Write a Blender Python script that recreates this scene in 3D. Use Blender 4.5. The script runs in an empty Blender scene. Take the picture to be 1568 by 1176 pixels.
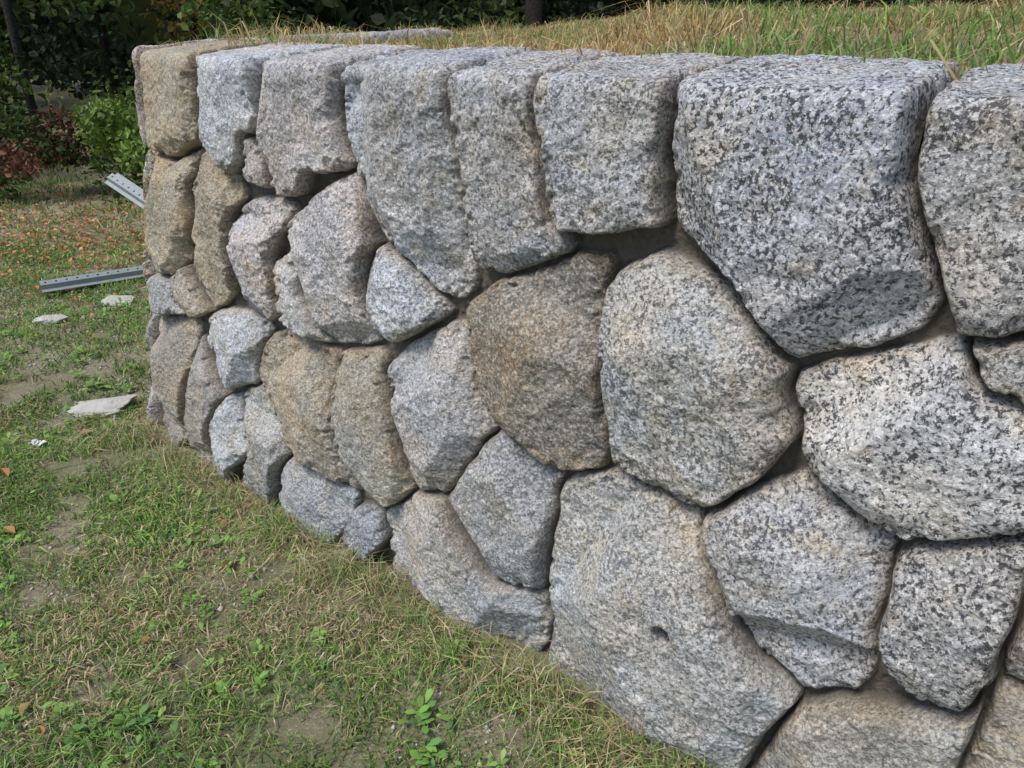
import bpy, math, bmesh
import numpy as np
from mathutils import Vector, Quaternion
rng=np.random.default_rng(11)
sc=bpy.context.scene
# ------------------------------------------------------------ camera
cam=bpy.data.cameras.new("camera"); camo=bpy.data.objects.new("camera",cam)
sc.collection.objects.link(camo); sc.camera=camo
camo.location=(0,0,1.45); camo.rotation_euler=(math.radians(64.5),0,0)
cam.sensor_width=36; cam.lens=27.05; cam.clip_start=0.02; cam.clip_end=600
# ------------------------------------------------------------ helpers
def h3(i,j,k,s):
    x=(i.astype(np.int64)*374761393+j.astype(np.int64)*668265263+k.astype(np.int64)*2147483647+s*974711)&0xffffffff
    x=((x^(x>>13))*1274126177)&0xffffffff
    x=(x^(x>>16))
    x=(x*2246822519)&0xffffffff
    x=x^(x>>15)
    return (x&0xffffff)/float(0xffffff)
def vn(p,scale,seed=0):
    q=p*scale; i=np.floor(q).astype(np.int64); f=q-i; w=f*f*(3-2*f)
    r=0
    for a in (0,1):
        for b in (0,1):
            for c in (0,1):
                wt=(w[:,0] if a else 1-w[:,0])*(w[:,1] if b else 1-w[:,1])*(w[:,2] if c else 1-w[:,2])
                r=r+wt*h3(i[:,0]+a,i[:,1]+b,i[:,2]+c,seed)
    return r*2-1
def fbm(p,scale,octv=3,seed=0):
    r=0;a=1;t=0
    for o in range(octv):
        r=r+a*vn(p,scale*2.03**o,seed+o*17); t+=a; a*=.5
    return r/t
def sstep(a,b,x):
    t=np.clip((x-a)/(b-a),0,1); return t*t*(3-2*t)
def fast_mesh(name,V,quads=None,tris=None,mat=None,cols=None,smooth=False,parent=None):
    me=bpy.data.meshes.new(name)
    V=np.asarray(V,dtype=np.float32)
    me.vertices.add(len(V)); me.vertices.foreach_set("co",V.ravel())
    idx=[];tot=[]
    if quads is not None and len(quads): idx.append(np.asarray(quads,dtype=np.int32).ravel()); tot.append(np.full(len(quads),4,np.int32))
    if tris is not None and len(tris): idx.append(np.asarray(tris,dtype=np.int32).ravel()); tot.append(np.full(len(tris),3,np.int32))
    idx=np.concatenate(idx);tot=np.concatenate(tot)
    st=np.concatenate([[0],np.cumsum(tot)[:-1]]).astype(np.int32)
    me.loops.add(len(idx)); me.loops.foreach_set("vertex_index",idx)
    me.polygons.add(len(tot)); me.polygons.foreach_set("loop_start",st); me.polygons.foreach_set("loop_total",tot)
    me.polygons.foreach_set("use_smooth",np.full(len(tot),smooth))
    me.update(calc_edges=True)
    if cols:
        for k,c in cols.items():
            at=me.attributes.new(k,'FLOAT_COLOR','POINT')
            c=np.asarray(c,dtype=np.float32)
            if c.shape[1]==3: c=np.concatenate([c,np.ones((len(c),1),np.float32)],1)
            at.data.foreach_set("color",c.ravel())
    if mat: me.materials.append(mat)
    ob=bpy.data.objects.new(name,me); sc.collection.objects.link(ob)
    if parent: ob.parent=parent
    return ob
class NT:
    def __init__(s,name):
        s.m=bpy.data.materials.new(name); s.m.use_nodes=True; s.t=s.m.node_tree
        s.b=s.t.nodes["Principled BSDF"]; s.L=s.t.links
    def n(s,ty,**k):
        nd=s.t.nodes.new(ty)
        for a,b in k.items(): setattr(nd,a,b)
        return nd
    def put(s,sock,v):
        if isinstance(v,bpy.types.NodeSocket): s.L.new(v,sock)
        elif v is not None:
            if isinstance(v,tuple) and len(v)==3 and sock.type=='RGBA': v=(*v,1)
            sock.default_value=v
    def noise(s,vec,scale,detail=3,rough=.55,dist=0):
        nd=s.n('ShaderNodeTexNoise'); s.put(nd.inputs['Vector'],vec)
        nd.inputs['Scale'].default_value=scale; nd.inputs['Detail'].default_value=detail; nd.inputs['Roughness'].default_value=rough; nd.inputs['Distortion'].default_value=dist
        return nd.outputs[0]
    def rng(s,v,a,b,c=0.,d=1.):
        nd=s.n('ShaderNodeMapRange'); s.put(nd.inputs[0],v)
        for i,x in enumerate((a,b,c,d)): s.put(nd.inputs[i+1],x)
        return nd.outputs[0]
    def math(s,op,a,b=None):
        nd=s.n('ShaderNodeMath',operation=op); s.put(nd.inputs[0],a); s.put(nd.inputs[1],b); return nd.outputs[0]
    def mix(s,f,a,b,mode='MIX'):
        nd=s.n('ShaderNodeMix',data_type='RGBA',blend_type=mode); s.put(nd.inputs[0],f); s.put(nd.inputs[6],a); s.put(nd.inputs[7],b); return nd.outputs[2]
    def attr(s,name):
        return s.n('ShaderNodeAttribute',attribute_name=name)
    def bump(s,h,strength,dist):
        nd=s.n('ShaderNodeBump'); nd.inputs['Strength'].default_value=strength; nd.inputs['Distance'].default_value=dist
        s.put(nd.inputs['Height'],h); s.L.new(nd.outputs[0],s.b.inputs['Normal'])
    def pos(s): return s.n('ShaderNodeTexCoord').outputs['Object']
# ------------------------------------------------------------ wall: plan path and cross-section (metres)
P=np.array([(-0.9,5.6),(-1.25,4.2),(-1.42,3.15),(-1.45,2.62),(-1.05,2.298),(-.5,1.855),(.19,1.30),(.9,.73),(2.0,-.155),(3.4,-1.28)])
for _ in range(5):
    Q=[P[0]]
    for a,b in zip(P[:-1],P[1:]): Q+=[.75*a+.25*b,.25*a+.75*b]
    Q.append(P[-1]); P=np.array(Q)
seg=np.r_[0,np.cumsum(np.linalg.norm(np.diff(P,axis=0),axis=1))]; LU=seg[-1]
UC=3.1394
def path(u):
    x=np.interp(u,seg,P[:,0]); y=np.interp(u,seg,P[:,1])
    e=.04
    dx=np.interp(u+e,seg,P[:,0])-np.interp(u-e,seg,P[:,0]); dy=np.interp(u+e,seg,P[:,1])-np.interp(u-e,seg,P[:,1])
    l=np.hypot(dx,dy); return x,y,dy/l,-dx/l
HF=1.340
cs=[(0,-.15)]+[(0,z) for z in np.linspace(-.1,HF-.02,20)]
r=.02
for a in np.linspace(0,84,9)[1:]:
    a=math.radians(a); cs.append((r-r*math.cos(a), HF-.02+r*math.sin(a)))
i0,z0=cs[-1]
for t in np.linspace(0,1,8)[1:]: cs.append((i0+.28*t, z0+.026*math.sin(t*1.35)))
i0,z0=cs[-1]
for a in np.linspace(0,90,6)[1:]:
    a=math.radians(a); cs.append((i0+.05*math.sin(a), z0-.05+.05*math.cos(a)))
cs.append((cs[-1][0],1.05)); cs=np.array(cs)
cl=np.r_[0,np.cumsum(np.linalg.norm(np.diff(cs,axis=0),axis=1))]-.15; VEND=cl[-1]
def csec(v): return np.interp(v,cl,cs[:,0]),np.interp(v,cl,cs[:,1])
def surf(u,v,d):
    x,y,nx,ny=path(u); i,z=csec(v)
    i1,z1=csec(v-.01); i2,z2=csec(v+.01)
    ti=i2-i1; tz=z2-z1; l=np.hypot(ti,tz)+1e-9; ti/=l;tz/=l
    bat=.09+.12*sstep(UC+.75,UC-.05,u)
    inn=i+bat*np.clip(z/HF,0,1.05)
    return x-nx*inn+nx*tz*d, y-ny*inn+ny*tz*d, z+ti*d
# ------------------------------------------------------------ stones: outlines on the wall face, (along, up) in units of 4 mm
T=(.38,.335,.255); G=(.40,.40,.41); LG=(.52,.52,.53); DG=(.33,.335,.35); PK=(.48,.445,.43); TG=(.40,.375,.33)
S={}
def st(n,pts,col,sp,sn,tu=0,tv=0,lift=0): S[n]=([tuple(float(c)*.004 for c in q.split(',')) for q in pts.split()],col,sp,sn,tu,tv,lift)
st('A0','-31,340 115,340 110,292 102,278 60,262 13,261 -31,273',T,.2,.35)
st('A1','120,340 207,340 204,308 195,294 184,292 175,272 151,265 127,278 112,292',LG,.4,.05,0,.05)
st('A1b','185,291 200,291 204,277 206,258 190,261 166,263 177,272',PK,.35,.2,0,0,-.015)
st('A2','209,340 275,340 278,305 283,293 290,282 266,277 247,277 237,260 216,256 205,258 204,279 203,300',PK,.5,.15,0,.08)
st('A3','275,340 369,340 375,322 380,300 383,267 382,227 371,218 353,220 338,234 313,243 303,263 287,284 278,305',(.44,.44,.45),.55,.08,0,.1,.01)
st('A4','373,340 425,340 428,319 434,299 438,272 446,262 447,256 422,244 392,238 384,254 383,267 381,290 377,313',G,.7,.25,0,.12)
st('A5','427,340 499,340 499,311 499,295 494,279 474,275 452,270 440,272 434,299 430,317',G,.8,.2,-.05,.05)
st('A6','500,340 576,340 584,334 590,315 598,293 610,268 606,257 592,247 560,233 547,250 533,265 504,279 493,293 492,308 494,322',(.43,.435,.465),1,.08,0,.02,.015)
st('A7','586,340 670,340 670,269 641,264 622,259 615,275 606,294 596,314 588,331',(.40,.395,.395),.95,.35,0,0,.005)
st('B0','-31,271 49,258 104,276 74,240 78,210 67,183 36,164 -31,155 -31,195 -31,233',T,.2,.4)
st('B1','110,277 151,261 165,249 147,230 147,213 149,199 142,175 103,149 83,164 70,183 81,216 77,241',T,.3,.35)
st('B1c','43,162 66,179 83,163 102,149 73,137 46,142',TG,.25,.3)
st('B2','151,235 192,250 224,249 223,239 206,228 199,209 203,195 202,171 183,161 169,166 152,185 148,209',PK,.55,.05)
st('B3','221,237 245,251 259,262 288,277 297,262 302,243 304,234 299,219 300,198 311,181 291,170 261,164 246,172 231,194 225,220',(.52,.49,.49),.55,.05,.1,.15,.01)
st('B3b','209,210 225,220 230,194 243,171 258,162 236,160 208,168 204,186',LG,.35,.05,0,0,-.012)
st('B4','300,230 315,238 339,230 354,218 363,207 345,195 319,179 308,185 301,207',LG,.65,.1)
st('C00','-31,146 -6,160 36,162 43,139 66,135 -31,116 -31,128',G,.25,.2)
st('C0a','-31,115 67,133 70,111 57,78 44,19 -22,-10 -31,37',(.34,.31,.265),.25,.3)
st('C0b','74,120 90,99 104,86 116,81 94,53 83,18 49,5 51,64 63,91',(.33,.32,.295),.25,.2)
st('C1','91,139 132,156 179,160 184,152 167,127 166,105 152,97 121,94 102,103 86,121',LG,.4,.1)
st('C2a','183,147 207,157 243,157 265,154 260,128 264,99 282,56 249,48 234,61 210,67 193,81 175,102 166,116',(.38,.34,.275),.3,.3,.14,0,.004)
st('C2b','263,154 307,169 315,144 321,123 333,79 319,61 293,50 279,58 264,99 257,127',(.375,.35,.295),.3,.25,-.14,0,.004)
st('C3','311,156 334,180 372,202 383,201 387,182 395,164 406,153 397,139 379,107 362,87 345,81 331,93 321,123 314,144',(.46,.44,.43),.5,.1,.1,.05)
st('C4','385,217 405,234 449,257 470,258 470,245 471,226 474,192 480,161 474,147 451,138 428,146 407,156 395,168 385,190',(.28,.245,.195),.45,.5,-.1,.12,.01)
st('C5','472,246 483,257 499,265 516,260 532,255 548,247 561,230 571,201 564,186 541,152 525,148 507,149 485,158 478,193 473,219',(.44,.43,.41),.8,.3,.05,.18,.02)
st('C6','564,222 578,232 605,245 624,256 630,244 646,237 674,235 684,201 660,190 644,184 619,170 603,174 585,182 577,195 567,212',(.54,.54,.55),1,.12,0,.08,.01)
st('C6b','625,256 647,263 666,264 674,237 647,239 631,245',(.45,.43,.40),.75,.3,0,.1)
st('D0','94,47 119,78 138,88 143,70 153,44 121,19 100,12 89,27',LG,.25,.05)
st('D1','142,94 164,106 187,98 205,79 203,62 185,35 173,12 144,7 124,16 155,45 145,70',(.42,.41,.39),.35,.15)
st('D2','182,25 203,56 238,57 275,53 272,33 246,13 214,8 175,5',G,.4,.1)
st('D3','274,35 292,48 306,45 305,25 282,18 262,18',DG,.35,.1,0,0,-.01)
st('D4','306,47 332,71 359,82 371,75 388,56 405,44 434,48 449,52 452,30 436,11 415,4 381,4 344,3 319,18',(.45,.44,.43),.4,.12,0,.1)
st('D5','370,88 389,124 409,148 428,142 451,134 450,122 446,81 447,57 429,49 403,46 388,59 374,76',(.37,.37,.375),.55,.12,.05,.05)
st('D6','450,121 464,137 487,148 511,146 533,141 542,126 556,102 565,91 592,79 595,69 581,35 573,-4 532,-32 496,-30 472,-11 453,13 447,68',(.44,.435,.425),.65,.2,0,.02,.02)
st('D7','539,143 556,165 580,181 588,182 604,171 615,166 622,154 620,126 622,95 616,85 597,75 570,82 560,100 544,127',(.43,.43,.44),.85,.2,0,.08,.01)
st('D8','620,155 628,166 648,179 667,188 686,194 704,129 679,115 661,105 640,101 629,110 622,134',(.40,.405,.42),1,.15,0,.05,.01)
st('E1','580,9 596,60 617,78 640,90 665,101 681,108 706,120 721,67 588,-35',TG,.45,.25)
UR=UC+2.656; UL=UC-.12
stones=[]
for n,(pts,*rest) in S.items():
    q=[]
    for (du,v) in pts:
        u_=min(UC+du,UR)
        if n[0]=='A' and v>1.3: v=VEND+.1
        if n in('C0a','C0b','D0','D1','D2','D3','D4','D6','E1') and v<.075: v-=.09
        q.append((u_,v))
    stones.append((np.array(q),*rest,n[0]=='A'))
def rows(ua,ub):
    vb=[-.2,.22,.5,.8,1.04,VEND+.1]
    for i in range(5):
        us=[ua]
        while us[-1]<ub-.3: us.append(us[-1]+rng.uniform(.22,.42))
        us.append(ub)
        for a,b in zip(us[:-1],us[1:]):
            j=lambda s=.03: rng.uniform(-s,s)
            lo,hi=vb[i]+.004,vb[i+1]-.004
            m=(a+b)/2
            pts=[(a+.01,lo+abs(j())),(m,lo+j(.015)),(b-.01,lo+abs(j())),(b-.01-abs(j(.02)),(lo+hi)/2),(b-.01,hi-abs(j())),(m,hi+j(.015)),(a+.01,hi-abs(j())),(a+.01+abs(j(.02)),(lo+hi)/2)]
            c=[G,LG,T,DG,PK,TG][rng.integers(6)]
            stones.append((np.array(pts),c,rng.uniform(.3,.85),rng.uniform(0,.4),j(.1),j(.1),j(.01),i==4))
rows(UR+.004,LU); rows(0,UL-.004)
us=np.concatenate([np.arange(0,UC-.3,.015),np.arange(UC-.3,UR+.05,.0027),np.arange(UR+.05,LU,.012)])
vs=np.concatenate([np.arange(-.14,HF+.33,.0027),np.linspace(HF+.335,VEND,10)])
NU,NV=len(us),len(vs)
UU,VV=np.meshgrid(us,vs,indexing='ij'); u=UU.ravel(); v=VV.ravel()
p3=np.stack([u,v,np.zeros_like(u)],1)
warp=fbm(p3,22,2,5)*.008+fbm(p3,70,2,6)*.003
w2=fbm(p3+7,16,3,9)*.010
GAP=.060
low=fbm(p3,8,3,31); mid=fbm(p3,28,3,61); fine=fbm(p3,95,2,91)
rid=1-np.abs(fbm(p3,13,2,33))*3.2
chipn=fbm(p3,30,3,35)
N0=len(u); d1=np.full(N0,-1.0); dS=np.full(N0,-1.0); own=np.full(N0,-1)
scol=np.zeros((N0,4),np.float32); sprm=np.zeros((N0,4),np.float32)
def soften(P,n=2,c=.10):
    for k in range(n):
        Q=np.roll(P,-1,0); P=np.stack([(1-c)*P+c*Q,c*P+(1-c)*Q],1).reshape(-1,2)
    return P
GROW=.014
for si,sd in enumerate(stones):
    pc=soften(sd[0]); lo=pc.min(0)-.06; hi=pc.max(0)+.06
    iu0,iu1=np.searchsorted(us,[lo[0],hi[0]]); iv0,iv1=np.searchsorted(vs,[lo[1],hi[1]])
    if iu1<=iu0: continue
    I=(np.arange(iu0,iu1)[:,None]*NV+np.arange(iv0,iv1)[None,:]).ravel()
    x=u[I]+w2[I]*.7; y=v[I]+warp[I]*.8
    d2=np.full(len(I),1e9); inside=np.zeros(len(I),bool)
    for (ax,ay),(bx,by) in zip(pc,np.roll(pc,-1,0)):
        ex,ey=bx-ax,by-ay; L=ex*ex+ey*ey+1e-12
        t=np.clip(((x-ax)*ex+(y-ay)*ey)/L,0,1)
        d2=np.minimum(d2,(x-ax-t*ex)**2+(y-ay-t*ey)**2)
        c=((ay>y)!=(by>y)); xi=(bx-ax)*(y-ay)/(by-ay+1e-12)+ax
        inside^=(c&(x<xi))
    d=np.where(inside,1,-1)*np.sqrt(d2)
    a=d1[I]; better=d>a
    dS[I]=np.where(better,a,np.maximum(dS[I],d)); d1[I]=np.where(better,d,a); own[I]=np.where(better,si,own[I])
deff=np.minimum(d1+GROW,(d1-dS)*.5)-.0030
disp=-GAP+.008*mid+.004*fine+.006*low
for si,(poly,col,sp,sn,tu,tv,lift,istop) in enumerate(stones):
    J=np.nonzero((own==si)&(deff>0))[0]
    if len(J)==0: continue
    dd=deff[J]; lo=poly.min(0); hi=poly.max(0)
    cu,cv=poly.mean(0); cv=min(cv,1.17); sz=math.sqrt(max(1e-4,(hi-lo)[0]*min(.6,(hi-lo)[1])))
    uu=u[J]-cu; vv=np.minimum(v[J],HF)-cv
    R=np.clip(sz*.05,.006,.013)*rng.uniform(.8,1.2)
    wob=.009*low[J]+.005*mid[J]
    face=lift+.016+(tu+rng.uniform(-.07,.07))*uu+tv*vv
    a0=rng.uniform(0,6.28); nk=rng.integers(5,9)
    for k in range(nk):
        an=a0+k*6.28/nk+rng.uniform(-.4,.4)
        if istop and math.sin(an)>.35: continue
        gsl=rng.uniform(.2,.85)
        off=sz*rng.uniform(.12,.40)
        pl=lift+.017-gsl*(np.cos(an)*uu+np.sin(an)*vv+wob*1.5-off)
        kk=.0016; hh=np.clip(.5+.5*(pl-face)/kk,0,1)
        face=pl*(1-hh)+face*hh-kk*hh*(1-hh)
    face=np.maximum(face,-.034+.012*low[J])
    topm=sstep(HF-.012,HF+.015,v[J])
    face=face*(1-topm)+topm*(.012+.25*lift+.15*face)
    amp=1-.35*topm
    face=face+amp*(.008*low[J]+.0055*mid[J]+.0024*fine[J]+.004*np.clip(rid[J],0,1))
    t=np.clip(dd/R,0,1); prof=(1-(1-t)**2.0)**(1/2.0)
    face=face-.015*sstep(.08,.38,chipn[J])*(1-sstep(.0,.05,dd))
    disp[J]=-GAP+(GAP+face)*prof
    scol[J,:3]=np.array(col)*1.03; scol[J,3]=sstep(.0,.003,dd)
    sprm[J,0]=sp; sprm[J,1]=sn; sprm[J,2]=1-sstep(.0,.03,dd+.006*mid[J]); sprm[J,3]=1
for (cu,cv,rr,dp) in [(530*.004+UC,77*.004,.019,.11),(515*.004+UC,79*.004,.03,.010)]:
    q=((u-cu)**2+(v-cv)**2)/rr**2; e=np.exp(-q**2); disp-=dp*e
    if rr<.02: scol[:,:3]*=(1-.85*e)[:,None]  # shade inside the drill hole is darkened into the stone colour
D=disp.reshape(NU,NV)
X,Y,Z=surf(u,v,D.ravel())
ii=(np.arange(NU-1)[:,None]*NV+np.arange(NV-1)[None,:]).ravel()
quads=np.stack([ii,ii+NV,ii+NV+1,ii+1],1)
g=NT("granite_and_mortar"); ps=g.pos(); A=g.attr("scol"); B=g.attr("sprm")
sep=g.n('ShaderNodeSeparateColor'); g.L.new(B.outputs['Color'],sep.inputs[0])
sp,sn,joint_dirt_shade=sep.outputs[0],sep.outputs[1],sep.outputs[2]
vor=g.n('ShaderNodeTexVoronoi'); g.put(vor.inputs['Vector'],ps); vor.inputs['Scale'].default_value=230
sv=g.n('ShaderNodeSeparateColor'); g.L.new(vor.outputs['Color'],sv.inputs[0])
base=g.mix(1.0,A.outputs['Color'],g.rng(sv.outputs[0],0,1,.62,1.4),'MULTIPLY')
base=g.mix(1.0,base,g.rng(g.noise(ps,6,4,.6),.3,.7,.78,1.22),'MULTIPLY')
hue=g.mix(g.rng(g.noise(ps,3.3,3,.6),.35,.65),(1.04,.99,.92),(.93,1.0,1.10))
base=g.mix(1.0,base,hue,'MULTIPLY')
spk=g.noise(ps,108,5,.66)
pmod=g.rng(g.noise(ps,9,3,.6),.35,.65,-.04,.04)
dark=g.rng(g.math('ADD',spk,pmod),.45,.48,1,0)
base=g.mix(g.math('MULTIPLY',dark,g.math('MULTIPLY',g.math('ADD',sp,.10),.84)),base,(.055,.057,.066))
wht=g.rng(g.noise(ps,130,4,.65),.545,.575,0,1)
base=g.mix(g.math('MULTIPLY',wht,g.math('MULTIPLY',g.math('ADD',sp,.12),.66)),base,(.80,.80,.80))
stn=g.rng(g.noise(ps,5.5,5,.65,.6),.40,.66,0,1)
base=g.mix(g.math('MULTIPLY',stn,sn),base,g.mix(1.0,base,(1.12,.83,.50),'MULTIPLY'))
yst=g.rng(g.noise(ps,8.5,5,.7,.8),.53,.66,0,.5)
base=g.mix(yst,base,g.mix(1.0,base,(1.0,.85,.60),'MULTIPLY'))
moss=g.rng(g.noise(ps,14,6,.75,.5),.58,.68,0,.45)
base=g.mix(moss,base,g.mix(1.0,base,(.55,.58,.42),'MULTIPLY'))
base=g.mix(g.math('MULTIPLY',joint_dirt_shade,.5),base,g.mix(1.0,base,(.64,.55,.42),'MULTIPLY'))  # soil tint near joints, also painting crevice shade into the stone colour
mort=g.mix(g.noise(ps,38,5,.7),(.06,.052,.042),(.22,.19,.15))
base=g.mix(A.outputs['Alpha'],mort,base)
g.L.new(base,g.b.inputs['Base Color']); g.b.inputs['Roughness'].default_value=.82
g.b.inputs['Specular IOR Level'].default_value=.4
bh=g.math('ADD',g.noise(ps,190,5,.72),g.math('MULTIPLY',g.noise(ps,50,4,.65),1.8))
g.bump(bh,1.0,.006)
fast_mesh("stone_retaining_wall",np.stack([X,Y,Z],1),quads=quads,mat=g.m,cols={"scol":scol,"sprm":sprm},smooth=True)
# ------------------------------------------------------------ ground
def dist_path(x,y):
    best=np.full(x.shape,1e9); sg=np.zeros(x.shape)
    for (ax,ay),(bx,by) in zip(P[::4],P[4::4]):
        ex,ey=bx-ax,by-ay; t=np.clip(((x-ax)*ex+(y-ay)*ey)/(ex*ex+ey*ey),0,1)
        dx,dy=x-ax-t*ex,y-ay-t*ey; d=np.hypot(dx,dy); c=ex*dy-ey*dx
        m=d<best; best=np.where(m,d,best); sg=np.where(m,np.sign(c),sg)
    return best*sg
def gz(x,y):
    p=np.stack([x,y,np.zeros_like(x)],1)
    return .014*fbm(p,4,3,3)+.05*fbm(p,.6,2,4)*sstep(2.5,6,np.hypot(x,y))
t=np.linspace(-1,1,421); ax=np.sign(t)*(np.abs(t)*5+ (np.abs(t)**7)*175)
GX,GY=np.meshgrid(ax,ax+2.5,indexing='ij'); gx,gy=GX.ravel(),GY.ravel()
n=len(ax); ii=(np.arange(n-1)[:,None]*n+np.arange(n-1)[None,:]).ravel(); gq=np.stack([ii,ii+n,ii+n+1,ii+1],1)
def soil(name,c1,c2,c3):
    m=NT(name); p=m.pos()
    a=m.mix(m.rng(m.noise(p,60,5,.75),.35,.65),c1,c2)
    a=m.mix(m.rng(m.noise(p,2.2,4,.6),.42,.62),a,m.mix(m.noise(p,90,3,.7),c3,c1))
    a=m.mix(m.rng(m.noise(p,160,2,.6),.6,.68),a,(.42,.38,.30))
    m.L.new(a,m.b.inputs['Base Color']); m.b.inputs['Roughness'].default_value=.95
    m.bump(m.noise(p,110,5,.75),.9,.012); return m.m
gm=soil("turf_soil",(.17,.15,.09),(.34,.295,.215),(.14,.17,.06))
fast_mesh("ground",np.stack([gx,gy,gz(gx,gy)],1),quads=gq,mat=gm,smooth=True)
def uz(x,y,b=None):
    if b is None: b=dist_path(x,y)
    p=np.stack([x,y,np.zeros_like(x)],1)
    z=1.325+(.13*sstep(-.5,1.1,x)-.03)*sstep(.25,1.6,b)+.012*fbm(p,3,3,8)
    z=z-1.25*sstep(.9,3.2,b)*(1-sstep(-.8,.5,x))
    return z-1.6*sstep(5.5,9,b)
lx=np.arange(-1.5,9,.06); ly=np.arange(-2,11,.06)
LX,LY=np.meshgrid(lx,ly,indexing='ij'); x_,y_=LX.ravel(),LY.ravel(); b_=dist_path(x_,y_)
keep=b_>.27; n=len(ly)
ii=(np.arange(len(lx)-1)[:,None]*n+np.arange(n-1)[None,:]).ravel(); q=np.stack([ii,ii+n,ii+n+1,ii+1],1)
q=q[keep[q].all(1)]
um=soil("upper_lawn_thatch",(.20,.17,.085),(.40,.32,.17),(.16,.17,.06))
fast_mesh("upper_lawn",np.stack([x_,y_,uz(x_,y_,b_)],1),quads=q,mat=um,smooth=True)
# ------------------------------------------------------------ grass
lm=NT("grass_blades"); at=lm.attr("col"); lm.L.new(at.outputs['Color'],lm.b.inputs['Base Color']); lm.b.inputs['Roughness'].default_value=.6
lm.b.inputs['Specular IOR Level'].default_value=.25
tr=lm.n('ShaderNodeBsdfTranslucent'); lm.L.new(at.outputs['Color'],tr.inputs[0])
mx=lm.n('ShaderNodeMixShader'); mx.inputs[0].default_value=.3
lm.L.new(lm.b.outputs[0],mx.inputs[1]); lm.L.new(tr.outputs[0],mx.inputs[2]); lm.L.new(mx.outputs[0],lm.t.nodes['Material Output'].inputs[0])
leafmat=lm.m
def blades(name,base,h,w,lean,col):
    N=len(base); th=rng.uniform(0,2*np.pi,N); ph=rng.uniform(0,2*np.pi,N)
    sx,sy=np.cos(th)*w/2,np.sin(th)*w/2
    lx,ly=np.cos(ph)*lean,np.sin(ph)*lean
    V=np.zeros((N,5,3))
    V[:,0]=base+np.stack([-sx,-sy,0*h-.002],1); V[:,1]=base+np.stack([sx,sy,0*h-.002],1)
    mz=h*.6; mid_=base+np.stack([lx*.35,ly*.35,mz],1)
    V[:,2]=mid_+np.stack([sx*.8,sy*.8,0*h],1); V[:,3]=mid_-np.stack([sx*.8,sy*.8,0*h],1)
    V[:,4]=base+np.stack([lx,ly,np.maximum(h-.45*lean,.2*h)],1)
    k=np.arange(N)*5
    quads=np.stack([k,k+1,k+2,k+3],1); tris=np.stack([k+3,k+2,k+4],1)
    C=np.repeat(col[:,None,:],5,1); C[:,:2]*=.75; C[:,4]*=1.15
    return fast_mesh(name,V.reshape(-1,3),quads,tris,leafmat,{"col":C.reshape(-1,3)})
def pick(N,pal,wt):
    pal=np.array(pal); c=pal[rng.choice(len(pal),N,p=np.array(wt)/sum(wt))]
    return c*rng.uniform(.7,1.3,(N,1))*rng.uniform(.92,1.08,(N,3))
GP=[(.18,.31,.065),(.13,.24,.07),(.29,.38,.11),(.43,.35,.19),(.55,.47,.30)]
def scatter(N,x0,x1,y0,y1): return rng.uniform(x0,x1,N),rng.uniform(y0,y1,N)
B_=[];H_=[];W_=[];Ln=[];C_=[]
def addg(x,y,hm,wm,dens_thr,pal_w,leanm=.8):
    b=dist_path(x,y); k=b<-.0
    p=np.stack([x,y,np.zeros_like(x)],1)
    dn=fbm(p,2.2,3,77)+.8*fbm(p,9,2,78)
    k&=(dn>dens_thr+rng.uniform(-.4,.4,len(x)))
    x,y,b=x[k],y[k],b[k]; N=len(x)
    p=np.stack([x,y,0*x],1)
    h=hm*rng.uniform(.45,1.3,N)*(1+.6*fbm(p,5,2,99))
    B_.append(np.stack([x,y,gz(x,y)],1)); H_.append(h); W_.append(wm*rng.uniform(.6,1.3,N)); Ln.append(h*rng.uniform(.3,2.6,N)*leanm)
    c=pick(N,GP,pal_w)*(1+.40*fbm(p,2.8,3,101))[:,None]
    dry=np.clip(np.exp(b/.10)*1.0+sstep(-.1,.5,fbm(p,1.8,3,55))*.55,0,.95)
    dm=rng.random(N)<dry; c[dm]=pick(dm.sum(),GP[3:],(1,1))
    C_.append(c)
x,y=scatter(120000,-2.2,.75,.7,2.9); addg(x,y,.036,.0038,-.28,(5,4,3,1.4,.8))
x,y=scatter(65000,-4.2,-.9,1.8,5.5); addg(x,y,.040,.0058,-.28,(5,4,4,1.6,.8))
x,y=scatter(32000,-8,-.8,5,9); addg(x,y,.055,.010,-.2,(4,4,4,2,1))
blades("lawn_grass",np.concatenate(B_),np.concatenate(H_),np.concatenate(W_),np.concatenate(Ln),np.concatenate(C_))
B_=[];H_=[];L2=[];C_=[];W2=[]
for a in rng.uniform(UC-.1,UR,120):
    xx,yy,nx,ny=path(np.array([a])); N=rng.integers(8,60)
    c0=rng.uniform(.02,.14); bx=xx+nx*c0+rng.normal(0,.025,N); by=yy+ny*c0+rng.normal(0,.025,N)
    h=rng.uniform(.03,.12,N); B_.append(np.stack([bx,by,gz(bx,by)],1)); H_.append(h); L2.append(h*rng.uniform(.3,1.9,N)); W2.append(rng.uniform(.0018,.0038,N))
    C_.append(pick(N,GP,(2,2,2,4,5) if rng.random()<.75 else (5,3,5,1,1)))
blades("dry_grass_tuft",np.concatenate(B_),np.concatenate(H_),np.concatenate(W2),np.concatenate(L2),np.concatenate(C_))
x,y=scatter(85000,-1.2,5,.2,6.5); b=dist_path(x,y); k=(b>.31)&(b<4); x,y,b=x[k],y[k],b[k]
p=np.stack([x,y,0*x],1); tuft=sstep(.15,.5,fbm(p,4,2,120))
hh=.052*(1+1.0*fbm(p,3,2,12)+1.1*tuft)*rng.uniform(.5,1.5,len(x))
dry=fbm(p,1.9,2,15)*2.2+.25*sstep(.7,-.3,x)
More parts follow.
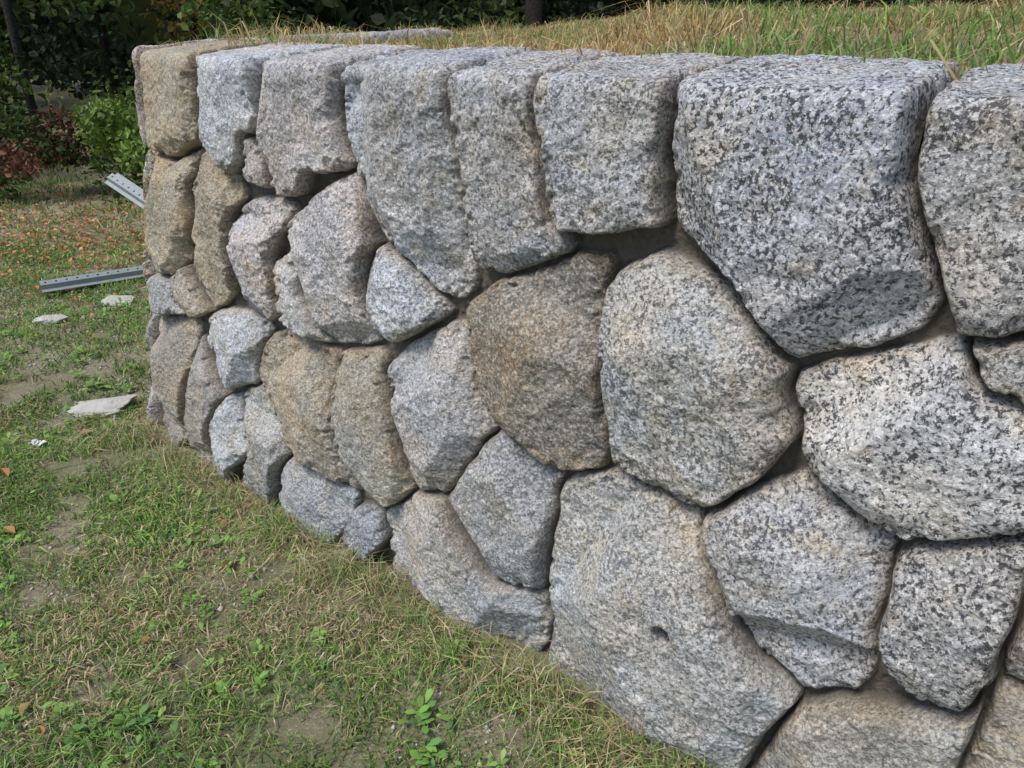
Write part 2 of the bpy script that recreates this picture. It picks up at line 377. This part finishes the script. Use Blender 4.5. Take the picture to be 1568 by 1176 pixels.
c=pick(len(x),GP,(4,2,4,2,1)); dm=rng.random(len(x))<np.clip(.38+dry,0.05,1); c[dm]=pick(dm.sum(),[(.46,.34,.14),(.58,.47,.25),(.36,.20,.08)],(3,3,1))
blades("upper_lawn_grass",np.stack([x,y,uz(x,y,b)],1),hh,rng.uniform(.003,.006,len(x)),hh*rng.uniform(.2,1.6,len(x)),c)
# ------------------------------------------------------------ leaves
def leaves(name,c,size,col,flat=0.,parent=None,mat=None,fold=.25):
    N=len(c); d=rng.normal(size=(N,3)); d[:,2]*=(1-flat); d/=np.linalg.norm(d,axis=1)[:,None]
    n=rng.normal(size=(N,3)); n[:,2]+=3*flat+.6; s=np.cross(d,n); s/=np.linalg.norm(s,axis=1)[:,None]+1e-9; up=np.cross(s,d)
    L=size[:,None]; wv=rng.uniform(.7,1.25,(N,1)); cv=rng.uniform(-.25,.25,(N,1)); V=np.zeros((N,6,3))
    V[:,0]=c-d*L*.5+up*L*cv; V[:,3]=c+d*L*.5+up*L*cv
    V[:,1]=c-d*L*.12+s*L*.30*wv+up*L*fold*.5; V[:,2]=c+d*L*.22+s*L*.2*wv+up*L*fold*.4
    V[:,5]=c-d*L*.12-s*L*.30*wv+up*L*fold*.5; V[:,4]=c+d*L*.22-s*L*.2*wv+up*L*fold*.4
    k=np.arange(N)*6
    q=np.concatenate([np.stack([k,k+1,k+2,k+3],1),np.stack([k,k+3,k+4,k+5],1)])
    return fast_mesh(name,V.reshape(-1,3),q,None,mat or leafmat,{"col":np.repeat(col[:,None,:],6,1).reshape(-1,3)},parent=parent)
forest=bpy.data.objects.new("forest",None); sc.collection.objects.link(forest)
C=[];Sz=[];Co=[]
def clumps(n,x0,x1,y0,y1,z0,z1,r0,r1,nl,ls,pal,wt,cond=None):
    for _ in range(n):
        cx,cy,cz=rng.uniform(x0,x1),rng.uniform(y0,y1),rng.uniform(z0,z1)
        if cond and not cond(cx,cy,cz): continue
        r=rng.uniform(r0,r1); d=rng.normal(size=(nl,3)); d/=np.linalg.norm(d,axis=1)[:,None]
        pt=np.array([cx,cy,cz])+d*r*(rng.uniform(.35,1.1,(nl,1)))*np.array([1,1,.75])
        pt[:,2]=np.maximum(pt[:,2],.02)
        C.append(pt); Sz.append(ls*rng.uniform(.5,1.4,nl))
        base=np.array(pal)[rng.choice(len(pal),p=np.array(wt)/sum(wt))]
        Co.append(base*rng.uniform(.6,1.4)*rng.uniform(.7,1.3,(nl,1)))
DK=[(.018,.03,.011),(.03,.05,.015),(.05,.08,.02),(.12,.15,.03),(.20,.15,.03)]
edge=lambda x,y,z: not (x>-2 and y<8.5)
UN=[(.05,.085,.02),(.09,.15,.03),(.15,.20,.04)]
clumps(60,-8,-2,6.6,8.6,0.0,.6,.15,.4,230,.055,UN,(4,3,2),edge)
clumps(6,-4.7,-3.8,6.5,7.1,0.25,.6,.18,.28,260,.05,[(.16,.07,.045)],(1,))
clumps(8,-3.6,-2.7,6.5,7.2,0.3,.8,.15,.3,260,.06,[(.16,.24,.05)],(1,))
clumps(22,-8,-2,7.2,9,0.5,1.6,.3,.6,240,.075,UN,(7,2,.5),edge)
clumps(30,-8,-5.2,3.5,7,0.0,1.0,.2,.5,230,.06,UN,(4,3,2))
clumps(250,-12,13,8.8,13,0,4.5,.3,.8,200,.10,DK,(7,4,2.5,1.2,.5))
clumps(330,-20,22,12.5,19,0,9,.7,1.5,150,.28,DK,(8,4,1,.1,.03))
leaves("foliage",np.concatenate(C),np.concatenate(Sz),np.concatenate(Co),parent=forest)
bk=NT("bark"); p=bk.pos(); bk.L.new(bk.mix(bk.noise(p,14,5,.7),(.012,.01,.008),(.055,.042,.032)),bk.b.inputs['Base Color']); bk.b.inputs['Roughness'].default_value=.95; bk.bump(bk.noise(p,30,4,.7),1,.03)
V=[];Q=[]
def tube(pts,rad,ns=9):
    pts=np.array(pts,float); o=sum(len(a) for a in V)
    a=np.linspace(0,2*np.pi,ns,endpoint=False); R=[]
    for p_,r_ in zip(pts,rad): R.append(np.stack([p_[0]+r_*np.cos(a),p_[1]+r_*np.sin(a),np.full(ns,p_[2])],1))
    V.append(np.concatenate(R))
    for i in range(len(pts)-1):
        for j in range(ns): Q.append((o+i*ns+j,o+i*ns+(j+1)%ns,o+(i+1)*ns+(j+1)%ns,o+(i+1)*ns+j))
for (x,y,r) in [(.25,9.6,.09),(-5.6,8.3,.05),(-5.2,8.8,.04),(3,12.5,.12),(6,12.5,.12)]+[(rng.uniform(-14,14),rng.uniform(13.5,18),rng.uniform(.06,.15)) for _ in range(16)]:
    lx,ly=rng.normal(0,.25,2); pts=[(x+lx*t_*t_,y+ly*t_,-.1+9*t_) for t_ in np.linspace(0,1,9)]
    tube(pts,[r*(1.25-.95*t_) for t_ in np.linspace(0,1,9)])
    for _ in range(6):
        k=rng.integers(2,8); b0=np.array(pts[k]); d=rng.normal(size=3)*[1,1,.2]; d/=np.linalg.norm(d)
        tube([b0,b0+d*.6+[0,0,.15],b0+d*1.4+[0,0,.5]],[r*.3,r*.18,.01],6)
fast_mesh("trunks",np.concatenate(V),Q,None,bk.m,smooth=True,parent=forest)
hx=np.linspace(-70,70,60); hy=np.linspace(19,60,20); HX,HY=np.meshgrid(hx,hy,indexing='ij')  # added ridge: a dark backdrop closing the gaps behind the trees
hz=(sstep(19,34,HY)*12+fbm(np.stack([HX.ravel(),HY.ravel(),0*HX.ravel()],1),.3,3,2).reshape(HX.shape)*1.2-.6)
ii=(np.arange(59)[:,None]*20+np.arange(19)[None,:]).ravel()
hm=NT("backdrop_dark"); p=hm.pos(); hm.L.new(hm.mix(hm.noise(p,3,5,.7),(.004,.006,.003),(.012,.016,.006)),hm.b.inputs['Base Color']); hm.b.inputs['Roughness'].default_value=1  # near-black colour stands in for the shade deep in the wood
hm.b.inputs['Specular IOR Level'].default_value=0
fast_mesh("dark_backdrop_ridge",np.stack([HX.ravel(),HY.ravel(),hz.ravel()],1),np.stack([ii,ii+20,ii+21,ii+1],1),None,hm.m,smooth=True)
# ------------------------------------------------------------ fallen leaves, weeds
N=300; x=rng.uniform(-5,.6,N); y=rng.uniform(.9,7,N); k=dist_path(x,y)<-.06; x,y=x[k],y[k]
x2=rng.uniform(-7,-2.0,3400); y2=rng.normal(5.6,.6,3400)
x=np.r_[x,x2]; y=np.r_[y,y2]
c=pick(len(x),[(.52,.22,.09),(.58,.32,.13),(.40,.25,.14),(.58,.42,.21)],(3,3,3,2))
leaves("fallen_leaves",np.stack([x,y,gz(x,y)+.024],1),rng.uniform(.020,.050,len(x)),c,flat=.8,fold=.6)
WC=[]
def weed(x,y,n,L):
    for i in range(n):
        WC.append((x+rng.normal(0,L*.35),y+rng.normal(0,L*.35),rng.uniform(0,6.28),L*rng.uniform(.5,1.2),rng.uniform(.1,.8)))
for (cx,cy,n,L) in [(-.62,.93,26,.045),(-.95,1.2,14,.035),(-.85,1.22,14,.035),(-.2,1.25,24,.035),(-.18,1.15,16,.035),(-.33,1.05,12,.03),(-.5,1.5,12,.03),(-.05,.95,12,.035),(-.15,1.45,16,.035),(-.6,1.35,10,.03)]: weed(cx,cy,n,L)
wx,wy=scatter(3000,-4,.4,.8,5.2); kk_=(dist_path(wx,wy)<-.1)&(fbm(np.stack([wx,wy,0*wx],1),2.4,2,140)+rng.uniform(-.4,.4,len(wx))>.0)
for x,y in zip(wx[kk_],wy[kk_]): weed(x,y,rng.integers(3,10),rng.uniform(.016,.038))
W=np.array(WC); N=len(W); V=np.zeros((N,8,3)); d=np.stack([np.cos(W[:,2]),np.sin(W[:,2]),0*W[:,0]],1); s=np.stack([-d[:,1],d[:,0],0*d[:,0]],1)
o=np.stack([W[:,0],W[:,1],gz(W[:,0],W[:,1])+.018],1); L=W[:,3][:,None]; up=np.zeros((N,3)); up[:,2]=1; el=W[:,4][:,None]
for k,(t_,w_) in enumerate([(0,.03),(.35,.18),(.7,.24),(1,.03)]):
    ctr=o+d*L*t_*np.cos(el)+up*L*(t_*np.sin(el)*1.3-.35*t_*t_)
    V[:,k*2]=ctr-s*L*w_; V[:,k*2+1]=ctr+s*L*w_
k=np.arange(N)*8; q=np.concatenate([np.stack([k+2*i,k+2*i+1,k+2*i+3,k+2*i+2],1) for i in range(3)])
c=pick(N,[(.18,.34,.07),(.24,.39,.10),(.14,.27,.08)],(3,2,2))
fast_mesh("broadleaf_weeds",V.reshape(-1,3),q,None,leafmat,{"col":np.repeat(c[:,None,:],8,1).reshape(-1,3)})
# ------------------------------------------------------------ rocks & pebbles
rm=NT("pale_rock"); p=rm.pos(); rm.L.new(rm.mix(rm.noise(p,40,5,.7),(.30,.29,.26),(.58,.56,.52)),rm.b.inputs['Base Color']); rm.b.inputs['Roughness'].default_value=.9; rm.bump(rm.noise(p,60,4,.7),.8,.01)
def rock(name,loc,scale,rz,seed=0):
    rg=np.random.default_rng(seed)
    bm=bmesh.new(); bmesh.ops.create_icosphere(bm,subdivisions=5,radius=1)
    co=np.array([v_.co[:] for v_ in bm.verts])
    for k in range(11):
        nrm=rg.normal(size=3); nrm/=np.linalg.norm(nrm); dd=rg.uniform(.5,.82)
        ex=np.maximum(co@nrm-dd,0); co=co-ex[:,None]*nrm
    co=co*(1+.16*fbm(co+seed*3.1,2,3,seed)+.05*fbm(co+seed,9,2,seed))[:,None]
    for v_,c_ in zip(bm.verts,co): v_.co=c_*np.array(scale)*1.2
    me=bpy.data.meshes.new(name); bm.to_mesh(me); bm.free(); me.materials.append(rm.m)
    for f in me.polygons: f.use_smooth=True
    ob=bpy.data.objects.new(name,me); ob.location=loc; ob.rotation_euler=(0,0,rz); sc.collection.objects.link(ob)
rock("flat_rock",(-1.68,2.80,.018),(.13,.075,.032),.35,11)
rock("flat_rock",(-2.42,3.80,.005),(.08,.06,.03),.2,12)
rock("flat_rock",(-2.75,3.6,.005),(.045,.04,.03),.6,13)
rock("flat_rock",(-2.2,4.1,.005),(.09,.06,.03),0,14)
rock("flat_rock",(-1.95,5.2,.04),(.2,.15,.12),0,5)
N=6500; x=rng.uniform(-3.2,.6,N); y=rng.uniform(.9,5,N); b=dist_path(x,y)
pz=np.stack([x,y,0*x],1); k=(b<-.03)&((fbm(pz,1.7,2,44)>.1)|(b>-.16)|((x<-1.8)&(y>3.2)&(y<4.6))); x,y=x[k],y[k]; N=len(x)
oct_=np.array([(1,0,0),(-1,0,0),(0,1,0),(0,-1,0),(0,0,1),(0,0,-1)],float); tf=np.array([(0,2,4),(2,1,4),(1,3,4),(3,0,4),(2,0,5),(1,2,5),(3,1,5),(0,3,5)])
sz=rng.uniform(.002,.009,(N,1,1))*rng.uniform(.6,1.3,(N,1,3)); V=np.stack([x,y,gz(x,y)+.002],1)[:,None,:]+oct_[None]*sz*rng.uniform(.7,1.3,(N,6,1))
T_=(np.arange(N)[:,None,None]*6+tf[None]).reshape(-1,3)
fast_mesh("gravel",V.reshape(-1,3),None,T_,rm.m,smooth=True)
# ------------------------------------------------------------ galvanised posts
mm=NT("galvanised_steel"); p=mm.pos(); mm.L.new(mm.mix(mm.noise(p,25,4,.6),(.17,.20,.21),(.30,.33,.34)),mm.b.inputs['Base Color']); mm.b.inputs['Metallic'].default_value=.3; mm.b.inputs['Roughness'].default_value=.6
def post(a,b,w=.075,roll=0.):
    a=Vector(a);b=Vector(b); d=(b-a); L=d.length; c=w*.055
    prof=[(-w/2,.0),(-w/2,.004),(-w*.28,.004),(-w*.2,.03),(-c,.03),(c,.03),(w*.2,.03),(w*.28,.004),(w/2,.004),(w/2,0),(w*.25,0),(w*.17,.026),(c,.026),(-c,.026),(-w*.17,.026),(-w*.25,0)]
    bm=bmesh.new(); n=max(2,int(L/.011)); rings=[]
    for i in range(n+1): rings.append([bm.verts.new((L*i/n,y,z)) for y,z in prof])
    m=len(prof)
    for i in range(n):
        for j in range(m):
            if j in (4,12) and i%5==2: continue
            bm.faces.new((rings[i][j],rings[i][(j+1)%m],rings[i+1][(j+1)%m],rings[i+1][j]))
    me=bpy.data.meshes.new("metal_post"); bm.to_mesh(me); bm.free(); me.materials.append(mm.m)
    ob=bpy.data.objects.new("metal_sign_post",me); sc.collection.objects.link(ob)
    ob.location=a; ob.rotation_mode='QUATERNION'
    ob.rotation_quaternion=d.to_track_quat('X','Z')@Quaternion((1,0,0),roll)
post((-2.72,4.25,.04),(-1.75,4.90,.04),.11,.35)
post((-2.84,5.55,.42),(-1.95,5.06,.02),.12,.5)
bm=bmesh.new()
vv=[[bm.verts.new((i*.01,j*.012,.004*math.sin(i*1.3+j))) for j in range(4)] for i in range(6)]
for i in range(5):
    for j in range(3): bm.faces.new((vv[i][j],vv[i+1][j],vv[i+1][j+1],vv[i][j+1]))
me=bpy.data.meshes.new("label"); bm.to_mesh(me); bm.free()
lab=NT("label_paper"); p=lab.pos(); lab.L.new(lab.mix(lab.rng(lab.noise(p,120,2),.5,.55),(.75,.76,.78),(.08,.08,.1)),lab.b.inputs['Base Color']); me.materials.append(lab.m)
ob=bpy.data.objects.new("paper_label_scrap",me); ob.location=(-1.78,2.46,.035); ob.rotation_euler=(0,.1,-.3); sc.collection.objects.link(ob)
# ------------------------------------------------------------ light
w=bpy.data.worlds.new("World"); sc.world=w; w.use_nodes=True
sk=w.node_tree.nodes.new('ShaderNodeTexSky'); sk.sky_type='NISHITA'; sk.sun_disc=False
el,az=math.radians(60),math.radians(235)
sk.sun_elevation=el; sk.sun_rotation=az
bg=w.node_tree.nodes['Background']; bg.inputs[1].default_value=.15; w.node_tree.links.new(sk.outputs[0],bg.inputs[0])
su=bpy.data.lights.new("sun",'SUN'); su.energy=3.7; su.angle=math.radians(22); su.color=(1,.95,.88)
so=bpy.data.objects.new("sun",su); sc.collection.objects.link(so)
dv=Vector((math.sin(az)*math.cos(el),math.cos(az)*math.cos(el),math.sin(el)))
so.rotation_euler=dv.to_track_quat('Z','Y').to_euler()
sc.view_settings.view_transform='Standard'; sc.view_settings.look='None'; sc.view_settings.exposure=0
